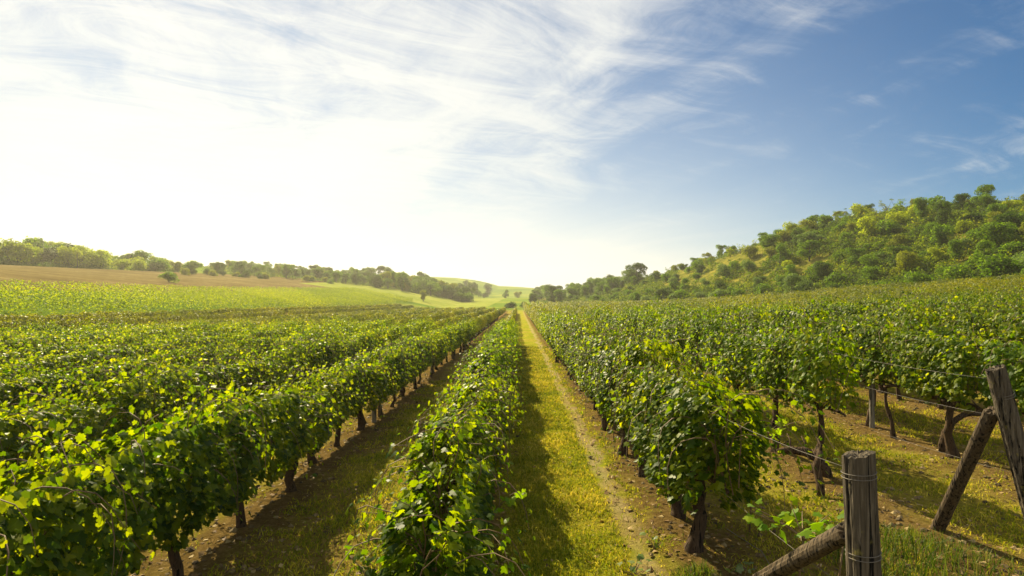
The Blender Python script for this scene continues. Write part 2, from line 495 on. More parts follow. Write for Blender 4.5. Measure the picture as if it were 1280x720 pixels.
# ------------------------------------------------------------------ grapevines near the camera
def vine_foliage(top=1.3, cord=.68, halfw=.30, low=.42, nshoot=18, hang=.55, fill=420, leaf=.115, ragged=.12, ylen=.62, mat=None, side_bias=.75):
    """shoots growing up from the cordon, arching over and hanging, with a leaf on every node"""
    C, N, T, Z = [], [], [], []
    canes = []
    for s in range(nshoot):
        sg = rng.choice([-1, 1])
        p = np.array([rng.normal(0, .04), rng.uniform(-ylen, ylen), cord + rng.uniform(-.06, .08)])
        h = top * rng.uniform(.82, 1.06) + rng.normal(0, ragged * .5)
        up = np.array([rng.normal(0, .18) + sg * .10, rng.normal(0, .25), 1.0])
        d = up / np.linalg.norm(up)
        path = [p.copy()]
        L = (h - cord) * 1.1 + hang * rng.uniform(.1, 1.2)
        n = int(L / .055)
        for i in range(n):
            if p[2] > h - .18: d = d + np.array([sg * .16, rng.normal(0, .06), -.20])
            d = d + rng.normal(0, .07, 3)
            if abs(p[0]) > halfw and p[0] * d[0] > 0: d[0] *= .55
            if p[2] < low + .05 and d[2] < 0: break
            d /= np.linalg.norm(d); p = p + d * .055
            path.append(p.copy())
            for rep in range(1 if rng.random() < .6 else 2):
                side = norm(np.cross(d, rng.normal(size=3)))
                out = np.array([np.sign(p[0] + sg * .05) * .8, 0, .55])
                C.append(p + side * rng.uniform(.03, .09)); N.append(out + rng.normal(0, .45, 3))
                T.append(side * .7 + np.array([0, 0, -.8]) + rng.normal(0, .3, 3)); Z.append(leaf * rng.uniform(.5, 1.25) * (1 - .4 * i / n))
        canes.append(path)
    if fill:
        y = rng.uniform(-ylen, ylen, fill); z = low + (top - low) * rng.beta(1.3, 1.05, fill)
        w = halfw * np.clip(1 - .35 * ((z - low) / (top - low)) ** 3 - .45 * (1 - np.minimum((z - low) / .25, 1)), .2, 1)
        w = w * (1 + .25 * np.sin(y * 7 + 3 * z) * rng.random())
        sg = rng.choice([-1, 1], fill)
        x = sg * w * rng.random(fill) ** (1 - side_bias)
        keep = z > low + .10 * np.sin(y * 9) + .06
        c = np.stack([x, y, z], -1)[keep]
        nn = np.stack([sg * .8, np.zeros(fill), .5 + .6 * (z - low) / (top - low)], -1)[keep] + rng.normal(0, .45, (keep.sum(), 3))
        tt = np.stack([sg * .45, rng.normal(0, .4, fill), np.full(fill, -1.0)], -1)[keep] + rng.normal(0, .25, (keep.sum(), 3))
        C += list(c); N += list(nn); T += list(tt); Z += list(leaf * rng.uniform(.5, 1.3, len(c)))
    V, Fa = leaves(np.array(C), np.array(N), np.array(T), np.array(Z), VINE_T, VINE_F)
    me = np_mesh('vine_foliage', V, [Fa], mat or M_LEAF)
    tb = Tubes()
    for pth in canes: tb.add(np.array(pth[::2] if len(pth) > 4 else pth), np.linspace(.0055, .002, len(pth[::2] if len(pth) > 4 else pth)), 4, cap=False)
    return me, tb.mesh('vine_canes', M_CANE)


def vine_trunk(h=.68, r=.042, arm=.55):
    tb = Tubes()
    n = 9
    z = np.linspace(-.06, h, n)
    wob = np.cumsum(rng.normal(0, .021, (n, 2)), 0)
    pts = np.stack([wob[:, 0], wob[:, 1], z], -1)
    rad = r * (1.25 - .5 * np.linspace(0, 1, n)) * (1 + rng.normal(0, .10, n)); rad[0] *= 1.35; rad[-1] *= 1.2
    tb.add(pts, rad, 9, jit=.10)
    for s in (-1, 1):
        k = 6
        a = np.linspace(0, 1, k)
        arm_p = np.stack([pts[-1, 0] + rng.normal(0, .012, k), pts[-1, 1] + s * a * arm, pts[-1, 2] - .02 + .05 * np.sin(a * 3) + rng.normal(0, .008, k)], -1)
        tb.add(arm_p, r * np.linspace(.75, .32, k), 7, jit=.08)
    return tb.mesh('vine_trunk', M_BARK)


TRUNKS = [vine_trunk(r=rr) for rr in (.030, .036, .042, .050, .034, .046, .028, .055)]
KINDS = {
    'hanging': [vine_foliage(1.10, .66, .36, rng.uniform(.30, .44), 30, .72, 2700, .056, .18) for _ in range(7)],
    'narrow': [vine_foliage(1.14, .60, .27, .10, 32, .60, 3000, .056, .09, mat=M_LEAF if _ % 2 else M_LEAF_THIN) for _ in range(6)],
    'lush': [vine_foliage(1.42, .72, .36, rng.uniform(.34, .46), 36, .80, 2900, .057, .18) for _ in range(7)],
    'curtain': [vine_foliage(1.14, .60, .36, rng.uniform(.08, .20), 28, .90, 2400, .060, .16) for _ in range(4)],
    'high': [vine_foliage(1.50, .80, .34, .66, 30, .60, 2000, .057, .18) for _ in range(3)],
    'open': [vine_foliage(1.42, .72, .28, .62, 24, .65, 1300, .058, .25, mat=M_LEAF_THIN) for _ in range(5)],
}
ORD = ['', 'first', 'second', 'third', 'fourth', 'fifth', 'sixth', 'seventh', 'eighth', 'ninth', 'tenth', 'eleventh', 'twelfth', 'thirteenth',
       'fourteenth', 'fifteenth', 'sixteenth', 'seventeenth', 'eighteenth', 'nineteenth', 'twentieth']
VSP = 1.1


def row_x(k): return ROW0 + ROWS * k           # k = 0 first row right of the path, -1 first row left


def row_span(k):
    x = row_x(k)
    if k == 0: a = 5.0
    elif k == -1: a = 3.3
    elif k == -2: a = 2.2
    elif k == 1: a = 7.2
    elif k == 2: a = 6.4
    else: a = max(5.6 if k > 0 else 1.1, abs(x) / .93 - 1.2)
    if k < 0: b = 112 + 4 * math.sin(k)
    else:
        ys = np.arange(20, 175, 1.0); ok = foot(ys) > x + 1.2
        b = float(ys[ok].max()) if ok.any() else 20
        if x > 40: b = 47
        b = min(b, 150)
    return a, b


ROWS_K = list(range(-12, 0)) + list(range(0, 22))
cand = []
for k in ROWS_K:
    x = row_x(k); a, b = row_span(k)
    n = int((b - a) / VSP)
    for i in range(n):
        y = a + i * VSP
        px = 648 + F_PX * x / y
        if -30 < px < 1310: cand.append((math.hypot(x, y) if True else 0, k, i, x, y))
cand.sort()
near = cand[:296]
near_set = {(k, i) for _, k, i, _, _ in near}
last_near = {}
for _, k, i, x, y in near: last_near[k] = max(last_near.get(k, 0), i)
in_row = {}
for _, k, i, x, y in near: in_row.setdefault(k, []).append(i)


def row_name(k):
    if k == 0: return 'the row right of the grassy path'
    if k == -1: return 'the row left of the grassy path'
    return f"the {ORD[k + 1] if k > 0 else ORD[-k]} row {'right' if k > 0 else 'left'} of the path"


def kind_of(k, i):
    if k == -1: return 'narrow'
    if k < -2: return 'curtain'
    if k < -1: return 'hanging'
    if k == 0: return 'lush'
    if k == 1: return 'open' if i < 9 else 'lush'
    if k == 2 and i < 6: return 'open' if i % 2 == 0 else 'high'
    return 'lush' if (i * 7 + k) % 4 else 'open'


LOOK = {'curtain': 'ground hugging grapevine', 'high': 'bare-trunked leafy grapevine', 'hanging': 'dark hanging grapevine', 'narrow': 'narrow yellowish grapevine', 'lush': 'bushy green grapevine', 'open': 'sparse yellow-green grapevine'}
for _, k, i, x, y in near:
    kd = kind_of(k, i)
    rank = sorted(in_row[k]).index(i) + 1
    jx, jy = rng.normal(0, .05), rng.normal(0, .13)
    sz = rng.uniform(.92, 1.10)
    if k > 0: sz *= 1.14
    if k == 0: sz = 1.0 if i == 0 else sz * 1.06
    if k == -2 and i < 4: sz = 1.12
    root = empty('grapevine', (x + jx, y + jy, z_at(x, y) + .03), math.pi * int(rng.integers(0, 2)) + rng.normal(0, .06),
                 (rng.uniform(.92, 1.12), rng.uniform(.95, 1.08), sz))
    nlim = 16 if k in (-2, -1, 0, 1) else 10 if -5 <= k <= 4 else 6
    if rank == 1 and k in (-1, 0, 1): where = f'nearest vine of {row_name(k)}'
    elif rank <= nlim: where = f'{ORD[rank]} visible vine along {row_name(k)}'
    else: where = None
    if where: lab = f'{LOOK[kd]}, {where}'
    else: lab = f'grapevine merging into the leafy middle stretch of {row_name(k)}'
    tag(root, lab, 'grapevine', 'grapevines trained in rows')
    fol, can = KINDS[kd][int(rng.integers(0, len(KINDS[kd])))]
    link_mesh('trunk', TRUNKS[int(rng.integers(0, len(TRUNKS)))], root)
    link_mesh('foliage', fol, root)
    if y < 16: link_mesh('canes', can, root)


# ------------------------------------------------------------------ the rest of the rows, further off: one mass
def hedge_leaves(x0, ya, yb, per_m, size, top, low, halfw, k):
    n = int((yb - ya) * per_m)
    y = rng.uniform(ya, yb, n)
    bump = .14 * np.sin(y * 2 * np.pi / 1.1 + k) + .12 * np.sin(y * .9 + k * 2.3) + .08 * np.sin(y * 3.7 + k)
    tp = top * (1 + .7 * bump * .5)
    f = rng.beta(1.5, .95, n)
    z = low + (tp - low) * f
    sg = rng.choice([-1, 1], n)
    w = halfw * (1 + .8 * bump) * np.clip(1.05 - .5 * f ** 4 - .4 * (1 - np.minimum(f / .3, 1)), .25, 1.1)
    x = x0 + sg * w * rng.random(n) ** .3 + rng.normal(0, .03, n)
    gap = np.sin(y * .37 + k * 1.9) + np.sin(y * .83 + k * .7) > -1.75
    stray = rng.random(n) < .04
    z = np.where(stray, z + rng.uniform(0, .25, n), z)
    c = np.stack([x, y, H(x, y) + z], -1)[gap]
    nn = (np.stack([sg * .8, np.zeros(n), .35 + .7 * f], -1) + rng.normal(0, .5, (n, 3)))[gap]
    tt = (np.stack([sg * .4, np.zeros(n), np.full(n, -1.0)], -1) + rng.normal(0, .45, (n, 3)))[gap]
    return c, nn, tt, size * rng.uniform(.7, 1.25, gap.sum())


def build_far_rows():
    C, N, T, Z = [], [], [], []
    tb = Tubes()
    for k in ROWS_K:
        x0 = row_x(k); a, b = row_span(k)
        start = a + (last_near[k] + 1) * VSP - .4 if k in last_near else a
        pre = (max(5.6 if k > 1 else 3.0, abs(x0) / 1.75), a - .7) if abs(k) > 2 else (0, 0)      # just outside the picture
        segs = [(pre[0], pre[1], 420, .085), (start, min(b, 42), 760, .072), (max(start, 42), min(b, 70), 420, .105), (max(start, 70), b, 190, .16)]
        top = (1.12 if k < -1 else 1.08 if k == -1 else 1.64) * (1 + .04 * math.sin(k * 2.7))
        hw = .27 if k < -1 else .23 if k == -1 else .38
        for ya, yb, pm, szz in segs:
            if yb - ya < .5: continue
            for q in zip((C, N, T, Z), hedge_leaves(x0, ya, yb, pm * (.75 if k == -1 else 1), szz, top, .42, hw, k)): q[0].append(q[1])
        for y in np.concatenate([np.arange(pre[0], pre[1], VSP), np.arange(start, min(b, 75), VSP)]):
            zz = z_at(x0, y)
            tb.add([(x0, y, zz - .05), (x0 + rng.normal(0, .03), y + rng.normal(0, .03), zz + .7)], [.05, .035], 4, cap=False)
    V, Fa = leaves(np.concatenate(C), np.concatenate(N), np.concatenate(T), np.concatenate(Z), KITE_T, KITE_F)
    tv = np.concatenate(tb.V); tf = [f + len(V) for f in tb.F]
    nt = sum(len(f) for f in tf)
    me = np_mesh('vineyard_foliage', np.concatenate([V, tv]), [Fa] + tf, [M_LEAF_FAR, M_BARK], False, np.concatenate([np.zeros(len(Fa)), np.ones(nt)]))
    o = link_mesh('vineyard_foliage', me)
    tag(o, 'mass of distant vine rows running together toward the far end of the vineyard', 'vineyard', kind='stuff')


build_far_rows()


def build_slope_vineyard():
    """the second vineyard, on the left slope, planted across the first one"""
    C, N, T, Z = [], [], [], []
    ang = R(80); ca, sa = math.cos(ang), math.sin(ang)          # row direction turned from +Y towards -X
    dirv = np.array([-sa, ca]); perp = np.array([ca, sa])
    for r in np.arange(-40, 190, 2.3):
        s = np.arange(-40, 140, .16)
        s = s + rng.uniform(-.1, .1, len(s))
        p = perp[None] * r + dirv[None] * s[:, None]
        x, y = p[:, 0], p[:, 1]
        inside = (x < -27.3 - .6 * np.sin(y * .3)) & (x > SLOPE_TOP(y) - .2) & (y > np.abs(x) / 1.02 - 8) & (y > 8) & (y < 150)
        dens = .62 + .38 * ss(-.2, .3, np.sin(x * .11 + y * .045) + .6 * np.sin(y * .09 - x * .04))
        inside &= rng.random(len(s)) < dens
        x, y = x[inside], y[inside]; n = len(x)
        if not n: continue
        for rep in range(20):
            z = .12 + 1.0 * rng.beta(2, 1.2, n)
            ox = rng.normal(0, .36, n)
            xx = x + ox * perp[0]; yy = y + ox * perp[1]
            C.append(np.stack([xx, yy, H(xx, yy) + z], -1)); N.append(np.stack([ox, 0 * ox, .8 + 0 * ox], -1) + rng.normal(0, .6, (n, 3)))
            T.append(np.stack([ox, 0 * ox, -.6 + 0 * ox], -1) + rng.normal(0, .5, (n, 3))); Z.append(rng.uniform(.09, .165, n))
    V, Fa = leaves(np.concatenate(C), np.concatenate(N), np.concatenate(T), np.concatenate(Z), KITE_T, KITE_F)
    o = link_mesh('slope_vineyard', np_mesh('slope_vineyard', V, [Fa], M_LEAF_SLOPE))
    tag(o, 'bright yellow-green vineyard on the left slope below the brown field', 'vineyard', kind='stuff')


build_slope_vineyard()

# ------------------------------------------------------------------ trees and shrubs of the hills
CROWN_MATS = {
    'dark green': leaf_mat('crown_dark', [(0, (.020, .042, .004)), (.5, (.046, .082, .006)), (1, (.10, .14, .010))], (2.0, 2.2, .3), .45, .6, .12, .2),
    'mid green': leaf_mat('crown_mid', [(0, (.038, .075, .005)), (.5, (.088, .145, .007)), (1, (.17, .22, .013))], (2.0, 2.2, .3), .55, .6, .12, .2),
    'olive': leaf_mat('crown_olive', [(0, (.09, .105, .007)), (.5, (.17, .18, .010)), (1, (.26, .25, .016))], (1.7, 1.9, .3), .52, .6, .12, .2),
    'grey-green': leaf_mat('crown_grey', [(0, (.08, .13, .03)), (.5, (.13, .20, .045)), (1, (.22, .28, .07))], (1.7, 1.7, .6), .42, .6, .12, .2),
    'yellowy': leaf_mat('crown_yellow', [(0, (.15, .19, .005)), (.5, (.27, .30, .007)), (1, (.42, .40, .010))], (1.5, 1.7, .3), .55, .6, .12, .2),
}


def crown_shape(kind):
    """leaf clumps spread over uneven lobes; unit: metres, base at z = 0"""
    lobes = []
    if kind == 'shrub':
        for _ in range(9):
            a = rng.uniform(0, 2 * np.pi); r = rng.uniform(0, 1.35)
            lobes.append((r * math.cos(a), r * math.sin(a), rng.uniform(.7, 2.2) - .35 * r, rng.uniform(.6, 1.05)))
        per, sz, low = 330, .19, .05
    elif kind == 'tree':
        for _ in range(13):
            a = rng.uniform(0, 2 * np.pi); r = rng.uniform(0, 1.9)
            lobes.append((r * math.cos(a), r * math.sin(a), rng.uniform(1.6, 5.2) - .45 * r, rng.uniform(.65, 1.25)))
        per, sz, low = 300, .215, .5
    elif kind == 'slender':
        for _ in range(11):
            a = rng.uniform(0, 2 * np.pi); r = rng.uniform(0, 1.0)
            lobes.append((r * math.cos(a), r * math.sin(a), rng.uniform(1.6, 6.6), rng.uniform(.4, .8)))
        per, sz, low = 180, .20, 1.0
    else:  # airy
        for _ in range(10):
            a = rng.uniform(0, 2 * np.pi); r = rng.uniform(.3, 1.7)
            lobes.append((r * math.cos(a), r * math.sin(a), rng.uniform(2.4, 5.4), rng.uniform(.4, .75)))
        per, sz, low = 90, .19, 1.6
    C, N = [], []
    for lx, ly, lz, lr in lobes:
        n = int(per * (lr / .9) ** 2)
        d = norm(rng.normal(size=(n, 3))); d[:, 2] = np.abs(d[:, 2]) * np.where(rng.random(n) < .72, 1, -1)
        rad = lr * (1 - .45 * rng.random(n) ** 2.2) * (1 + .18 * np.sin(5 * d[:, 0] + 3 * lx) * np.sin(6 * d[:, 1] + ly))
        c = np.array([lx, ly, lz]) + d * rad[:, None] * np.array([1, 1, .85])
        C.append(c); N.append(d + rng.normal(0, .5, (n, 3)) + np.array([0, 0, .25]))
    C = np.concatenate(C); N = np.concatenate(N)
    k = C[:, 2] > low * rng.random(len(C)); C, N = C[k], N[k]
    T = rng.normal(size=C.shape) + np.array([0, 0, -.5])
    V, Fa = leaves(C, N, T, sz * rng.uniform(.6, 1.3, len(C)), KITE_T, KITE_F)
    tb = Tubes()
    hh = {'shrub': 1.0, 'tree': 2.6, 'slender': 5.5, 'airy': 3.0}[kind]
    r0 = {'shrub': .07, 'tree': .17, 'slender': .12, 'airy': .12}[kind]
    zz = np.linspace(-.5, hh, 6)
    tr = np.stack([np.cumsum(rng.normal(0, .05, 6)), np.cumsum(rng.normal(0, .05, 6)), zz], -1)
    tb.add(tr, np.linspace(r0 * 1.3, r0 * .5, 6), 7, jit=.06)
    for lx, ly, lz, lr in lobes:
        s = tr[int(rng.integers(2, 6))]
        e = np.array([lx, ly, lz]); m_ = (s + e) / 2 + np.array([0, 0, .2])
        tb.add([s, m_, e], [r0 * .45, r0 * .28, r0 * .1], 5, cap=False)
    return V, Fa, tb.mesh(kind + '_trunk', M_TRUNK)


SHAPES = {k: [crown_shape(k) for _ in range(n)] for k, n in (('shrub', 6), ('tree', 6), ('slender', 2), ('airy', 2))}
CROWN_ME = {}


def crown_mesh(kind, v, colour):
    key = (kind, v, colour)
    if key not in CROWN_ME:
        V, Fa, _ = SHAPES[kind][v]
        CROWN_ME[key] = np_mesh('crown', V, [Fa], CROWN_MATS[colour])
    return CROWN_ME[key]


PLANTS = []      # (zone, x, y, kind, colour, scale)


def plant(x, y, kind, colour, scale, zone, group=None):
    PLANTS.append(dict(x=float(x), y=float(y), kind=kind, colour=colour, s=float(scale), zone=zone, group=group))


def px_of(x, y): return 648 + F_PX * x / y


def scatter(n, sample, mind):
    pts = []
    tries = 0
    while len(pts) < n and tries < n * 60:
        tries += 1
        p = sample()
        if p is None: continue
        if all((p[0] - q[0]) ** 2 + (p[1] - q[1]) ** 2 > mind * mind for q in pts): pts.append(p)
    return pts


def bare_at(x, y, d):
    """the open grassy shoulder of the hill"""
    q = x / y
    return ss(.20, .26, q) * (1 - ss(.42, .50, q)) * ss(8, 13, d) * ss(95, 108, y) * (1 - ss(180, 200, y))


# wooded hill on the right
def s_right():
    y = rng.uniform(38, 190); d = rng.uniform(1.5, 46); x = foot(y) + d
    if not (660 < px_of(x, y) < 1330): return None
    bare = bare_at(x, y, d)
    if rng.random() < bare * .86: return None
    return (x, y, d)


for x, y, d in scatter(298, s_right, 2.9):
    zone = 'right_foot' if d < 9 else 'right_slope' if d < 26 else 'right_crest'
    u = rng.random()
    if zone == 'right_foot': colour = 'dark green' if u < .22 else 'mid green' if u < .74 else 'grey-green'
    elif zone == 'right_slope': colour = 'mid green' if u < .44 else 'grey-green' if u < .57 else 'olive' if u < .72 else 'yellowy' if u < .81 else 'dark green'
    else: colour = 'olive' if u < .36 else 'dark green' if u < .52 else 'mid green' if u < .86 else 'yellowy'
    kind = 'shrub' if rng.random() < (.85 if d < 9 else .7) else 'tree'
    if zone == 'right_crest' and rng.random() < .10: kind = 'airy'
    s = .55 + .75 * rng.random() ** 1.8 if kind == 'shrub' else rng.uniform(.42, .78)
    if y > 120: s *= .8
    plant(x, y, kind, colour, s, zone, 'trees and shrubs covering the right hill')


# grove at the left edge, above the brown field
def s_grove():
    y = rng.uniform(82, 150); x = -102 + 3 * math.sin(y * .05) + max(0, y - 70) * .17 - rng.uniform(0, 30)
    p = px_of(x, y)
    if not (-40 < p < 260): return None
    return (x, y)


for x, y in scatter(80, s_grove, 3.4):
    p = px_of(x, y)
    colour = rng.choice(['yellowy', 'mid green', 'dark green', 'olive'], p=[.42, .40, .08, .10])  # yellow crowns are frequent here to put the flare's brightness into leaf colour
    kind = 'shrub' if rng.random() < (.75 if p > 90 else .5) else 'tree'
    plant(x, y, kind, colour, rng.uniform(.8, 1.35) * (.80 if kind == 'tree' else 1.75) * (1 if p < 110 else .72), 'left_grove', 'trees and bushes above the brown field')
plant(-92.5, 118, 'slender', 'olive', .62, 'left_grove', 'trees and bushes above the brown field')


# the wood in the middle distance, left of the centre
def s_wood():
    p = 255 + 335 * rng.random() ** .75
    front = np.interp(p, [255, 400, 480, 575], [150, 172, 186, 205])
    y = front + rng.uniform(0, 58) * (1 if p < 540 else .4)
    return ((p - 648) / F_PX * y, y)


for x, y in scatter(185, s_wood, 3.8):
    colour = rng.choice(['dark green', 'mid green', 'olive', 'grey-green'], p=[.52, .26, .10, .12])
    kind = 'tree' if rng.random() < .62 else 'shrub'
    q = np.interp(px_of(x, y), [255, 420, 480, 580], [.55, .66, 1.02, 1.1])
    plant(x, y, kind, colour, q * rng.uniform(.75, 1.2) * (1.05 if kind == 'tree' else 1.6), 'mid_wood', 'trees of the wood beyond the meadow')


# hedges and single trees around the far end of the valley
def s_far():
    p = rng.uniform(664, 800); y = rng.uniform(170, 330); x = (p - 648) / F_PX * y
    return (x, y)


for _ in range(16):
    y_ = rng.uniform(300, 430); p_ = rng.uniform(580, 650)
    plant((p_ - 648) / F_PX * y_, y_, 'tree' if rng.random() < .4 else 'shrub', rng.choice(['dark green', 'mid green', 'olive']), rng.uniform(.7, 1.5), 'far_meadow', 'trees on the far meadow')
for x, y in scatter(70, s_far, 4.5):
    plant(x, y, 'tree' if rng.random() < .7 else 'shrub', rng.choice(['dark green', 'mid green', 'grey-green']), rng.uniform(.7, 1.3), 'valley_end', 'trees behind the right end of the valley')


def s_strip():
    p = rng.uniform(225, 420); y = np.interp(p, [225, 330, 420], [128, 150, 168]) + rng.uniform(0, 10)
    return ((p - 648) / F_PX * y, y)


for x, y in scatter(26, s_strip, 2.6):
    plant(x, y, 'shrub', rng.choice(['dark green', 'mid green', 'olive']), rng.uniform(.5, .9), 'field_hedge', 'bushes along the upper edge of the brown field')
for p, y, k, c, s in ((590, 300, 'tree', 'dark green', 1.5), (576, 285, 'tree', 'dark green', 1.3), (610, 380, 'tree', 'dark green', 1.7), (598, 330, 'shrub', 'mid green', 1.6)):
    plant((p - 648) / F_PX * y, y, k, c, s, 'far_meadow', 'trees on the far meadow')
plant(-57.0, 92.0, 'shrub', 'mid green', .85, 'lone_bush')
plant((529 - 648) / F_PX * 160, 160, 'tree', 'olive', .62, 'lone_tree')
plant((637 - 648) / F_PX * 151, 151, 'shrub', 'dark green', .95, 'row_end_left')
plant((654 - 648) / F_PX * 153, 153, 'shrub', 'dark green', .60, 'row_end_mid')

def build_scrub():
    """low brambles and saplings that close the gaps between the hill's shrubs: nobody could count them"""
    C, N, Z = [], [], []
    n = 12500
    y = 20 + 186 * rng.random(n) ** 1.2; d = rng.uniform(.5, 50, n); x = foot(y) + d
    p = px_of(x, y)
    cl = np.array([mnoise.noise((a * .09, b * .09, 4.0)) for a, b in zip(x, y)])
    bare = bare_at(x, y, d)
    ok = (p > 650) & (p < 2000) & (rng.random(n) > bare * .93) & (cl > -.42)
    pts = [(a, b) for a, b in zip(x[ok], y[ok])]
    for _ in range(700):
        b = rng.uniform(84, 150); pts.append((-100 + 3 * math.sin(b * .05) + max(0, b - 70) * .17 - rng.uniform(0, 30), b))
    for _ in range(900):
        q = rng.uniform(255, 585); b = rng.uniform(np.interp(q, [255, 400, 480, 575], [150, 172, 190, 216]), 262); pts.append(((q - 648) / F_PX * b, b))
    for _ in range(350):
        q = rng.uniform(668, 800); b = rng.uniform(165, 320); pts.append(((q - 648) / F_PX * b, b))
    for a, b in pts:
        r = .45 + 1.35 * rng.random() ** 1.7; m = int(48 * r * r) + 9
        v = norm(rng.normal(size=(m, 3))); v[:, 2] = np.abs(v[:, 2])
        q = v * (r * (.55 + .45 * rng.random((m, 1)))) * np.array([1.1, 1.1, rng.uniform(.6, 1.2)])
        C.append(np.stack([a + q[:, 0], b + q[:, 1], H(a + q[:, 0], b + q[:, 1]) + q[:, 2]], -1)); N.append(v + rng.normal(0, .5, (m, 3))); Z.append(rng.uniform(.15, .32, m))
    C = np.concatenate(C)
    V, Fa = leaves(C, np.concatenate(N), rng.normal(size=C.shape), np.concatenate(Z), KITE_T, KITE_F)
    m = leaf_mat('scrub_leaf', [(0, (.018, .038, .004)), (.4, (.055, .090, .007)), (.75, (.115, .145, .010)), (1, (.23, .21, .018))], (1.9, 2.0, .3), .5, .6, .12, 0, patch=.16)
    tag(link_mesh('hillside_scrub', np_mesh('hillside_scrub', V, [Fa], m)), 'low tangled green scrub growing between the trees of the hills', 'scrub', kind='stuff')


build_scrub()

ZONE_TEXT = {
    'right_foot': 'at the foot of the right hill', 'right_slope': 'halfway up the right hill', 'right_crest': 'high on the right hill',
    'left_grove': 'above the brown field on the left', 'mid_wood': 'in the wood beyond the meadow', 'valley_end': 'behind the right end of the valley',
    'field_hedge': 'in the hedge along the brown field', 'far_meadow': 'on the far meadow',
    'lone_bush': 'alone at the lower edge of the brown field', 'lone_tree': 'alone on the meadow before the wood',
    'row_end_left': 'at the far end of the vine rows, left of the path', 'row_end_mid': 'at the far end of the grassy path'}
# at most about 300 shrubs by themselves, those that show largest; the brambles of the scrub stand for the rest
_sh = sorted((p for p in PLANTS if p['kind'] == 'shrub'), key=lambda p: -p['s'] / math.hypot(p['x'], p['y']))
_drop = {id(p) for p in _sh[296:] if p['zone'] not in ('lone_bush', 'row_end_left', 'row_end_mid')}
PLANTS = [p for p in PLANTS if id(p) not in _drop]
NOUN = {'shrub': 'shrub', 'tree': 'tree', 'slender': 'slender tree', 'airy': 'thin airy tree'}
groups_ = {}
for p in PLANTS: groups_.setdefault((p['zone'], p['kind'], p['colour']), []).append(p)
for (zone, kind, colour), lst in groups_.items():
    lst.sort(key=lambda p: p['x'] / p['y'])
    for i, p in enumerate(lst):
        if len(lst) == 1: lab = f"{colour} {NOUN[kind]} {ZONE_TEXT[zone]}"
        elif i == 0: lab = f"leftmost {colour} {NOUN[kind]} {ZONE_TEXT[zone]}"
        elif i == len(lst) - 1: lab = f"rightmost {colour} {NOUN[kind]} {ZONE_TEXT[zone]}"
        elif i < 9: lab = f"{ORD[i + 1]} {colour} {NOUN[kind]} from the left {ZONE_TEXT[zone]}"
        elif len(lst) - i <= 8: lab = f"{ORD[len(lst) - i]} {colour} {NOUN[kind]} from the right {ZONE_TEXT[zone]}"
        else: lab = f"{colour} {NOUN[kind]} in the crowded middle {ZONE_TEXT[zone]}"
        v = int(rng.integers(0, len(SHAPES[kind])))
        s = p['s']
        root = empty('shrub' if kind == 'shrub' else 'tree', (p['x'], p['y'], z_at(p['x'], p['y']) - .1), rng.uniform(0, 6.28), (s * rng.uniform(.9, 1.15), s * rng.uniform(.9, 1.15), s * rng.uniform(.85, 1.1)))
        tag(root, lab, 'shrub' if kind == 'shrub' else 'tree', p['group'])
        link_mesh('crown', crown_mesh(kind, v, colour), root)
        link_mesh('trunk', SHAPES[kind][v][2], root)

# ------------------------------------------------------------------ posts, braces and wires
def log_mesh(name, p0, p1, r0, r1, mat, sides=30, cracks=7, seed=0, flat=False):
    """a weathered log in local coordinates along p0 > p1, with lengthwise cracks and a split top"""
    g = np.random.default_rng(seed)
    p0 = np.array(p0, float); p1 = np.array(p1, float); ax = p1 - p0; L = np.linalg.norm(ax); ax /= L
    ref = np.array([1, 0, 0]) if abs(ax[0]) < .7 else np.array([0, 1, 0])
    u = norm(np.cross(ax, ref)); v = np.cross(ax, u)
    n = 40; th = np.arange(sides) * 2 * np.pi / sides
    groove = np.zeros((n, sides)); tt = np.linspace(0, 1, n)
    for _ in range(cracks):
        c = g.uniform(0, 2 * np.pi); a0 = g.uniform(0, .7); a1 = a0 + g.uniform(.3, .8); dep = g.uniform(.10, .30); w = g.uniform(.05, .12)
        drift = g.normal(0, .15)
        for i, q in enumerate(tt):
            da = (th - c - drift * q + np.pi) % (2 * np.pi) - np.pi
            groove[i] += dep * np.exp(-(da / w) ** 2) * ss(a0 - .1, a0 + .1, q) * (1 - ss(a1 - .1, a1 + .1, q) if a1 < 1 else 1)
    lump = .05 * np.sin(2 * th + g.uniform(0, 6)) + .03 * np.sin(3 * th + g.uniform(0, 6))
    V = []
    for i, q in enumerate(tt):
        r = (r0 + (r1 - r0) * q) * (1 + lump - groove[i] + g.normal(0, .012, sides) + .02 * math.sin(9 * q + seed))
        zoff = np.zeros(sides)
        if i == n - 1: zoff = g.normal(0, .004, sides) - .012 * np.cos(th - 1.0)
        V.append(p0 + ax * (L * q) + (np.cos(th) * r)[:, None] * u + (np.sin(th) * r)[:, None] * v + zoff[:, None] * ax)
    top = V[-1]; c = top.mean(0)
    inner = c + (top - c) * .55 + ax * g.normal(.004, .006, (sides, 1))
    V.append(inner); V.append((c - ax * .004)[None])
    V = np.concatenate(V); F = []
    for i in range(n):
        a = i * sides; j = np.arange(sides)
        F.append(np.stack([a + j, a + (j + 1) % sides, a + sides + (j + 1) % sides, a + sides + j], -1))
    a = n * sides; j = np.arange(sides)
    F.append(np.stack([a + j, a + (j + 1) % sides, np.full(sides, a + sides)], -1))
    return np_mesh(name, V, F, mat, False)


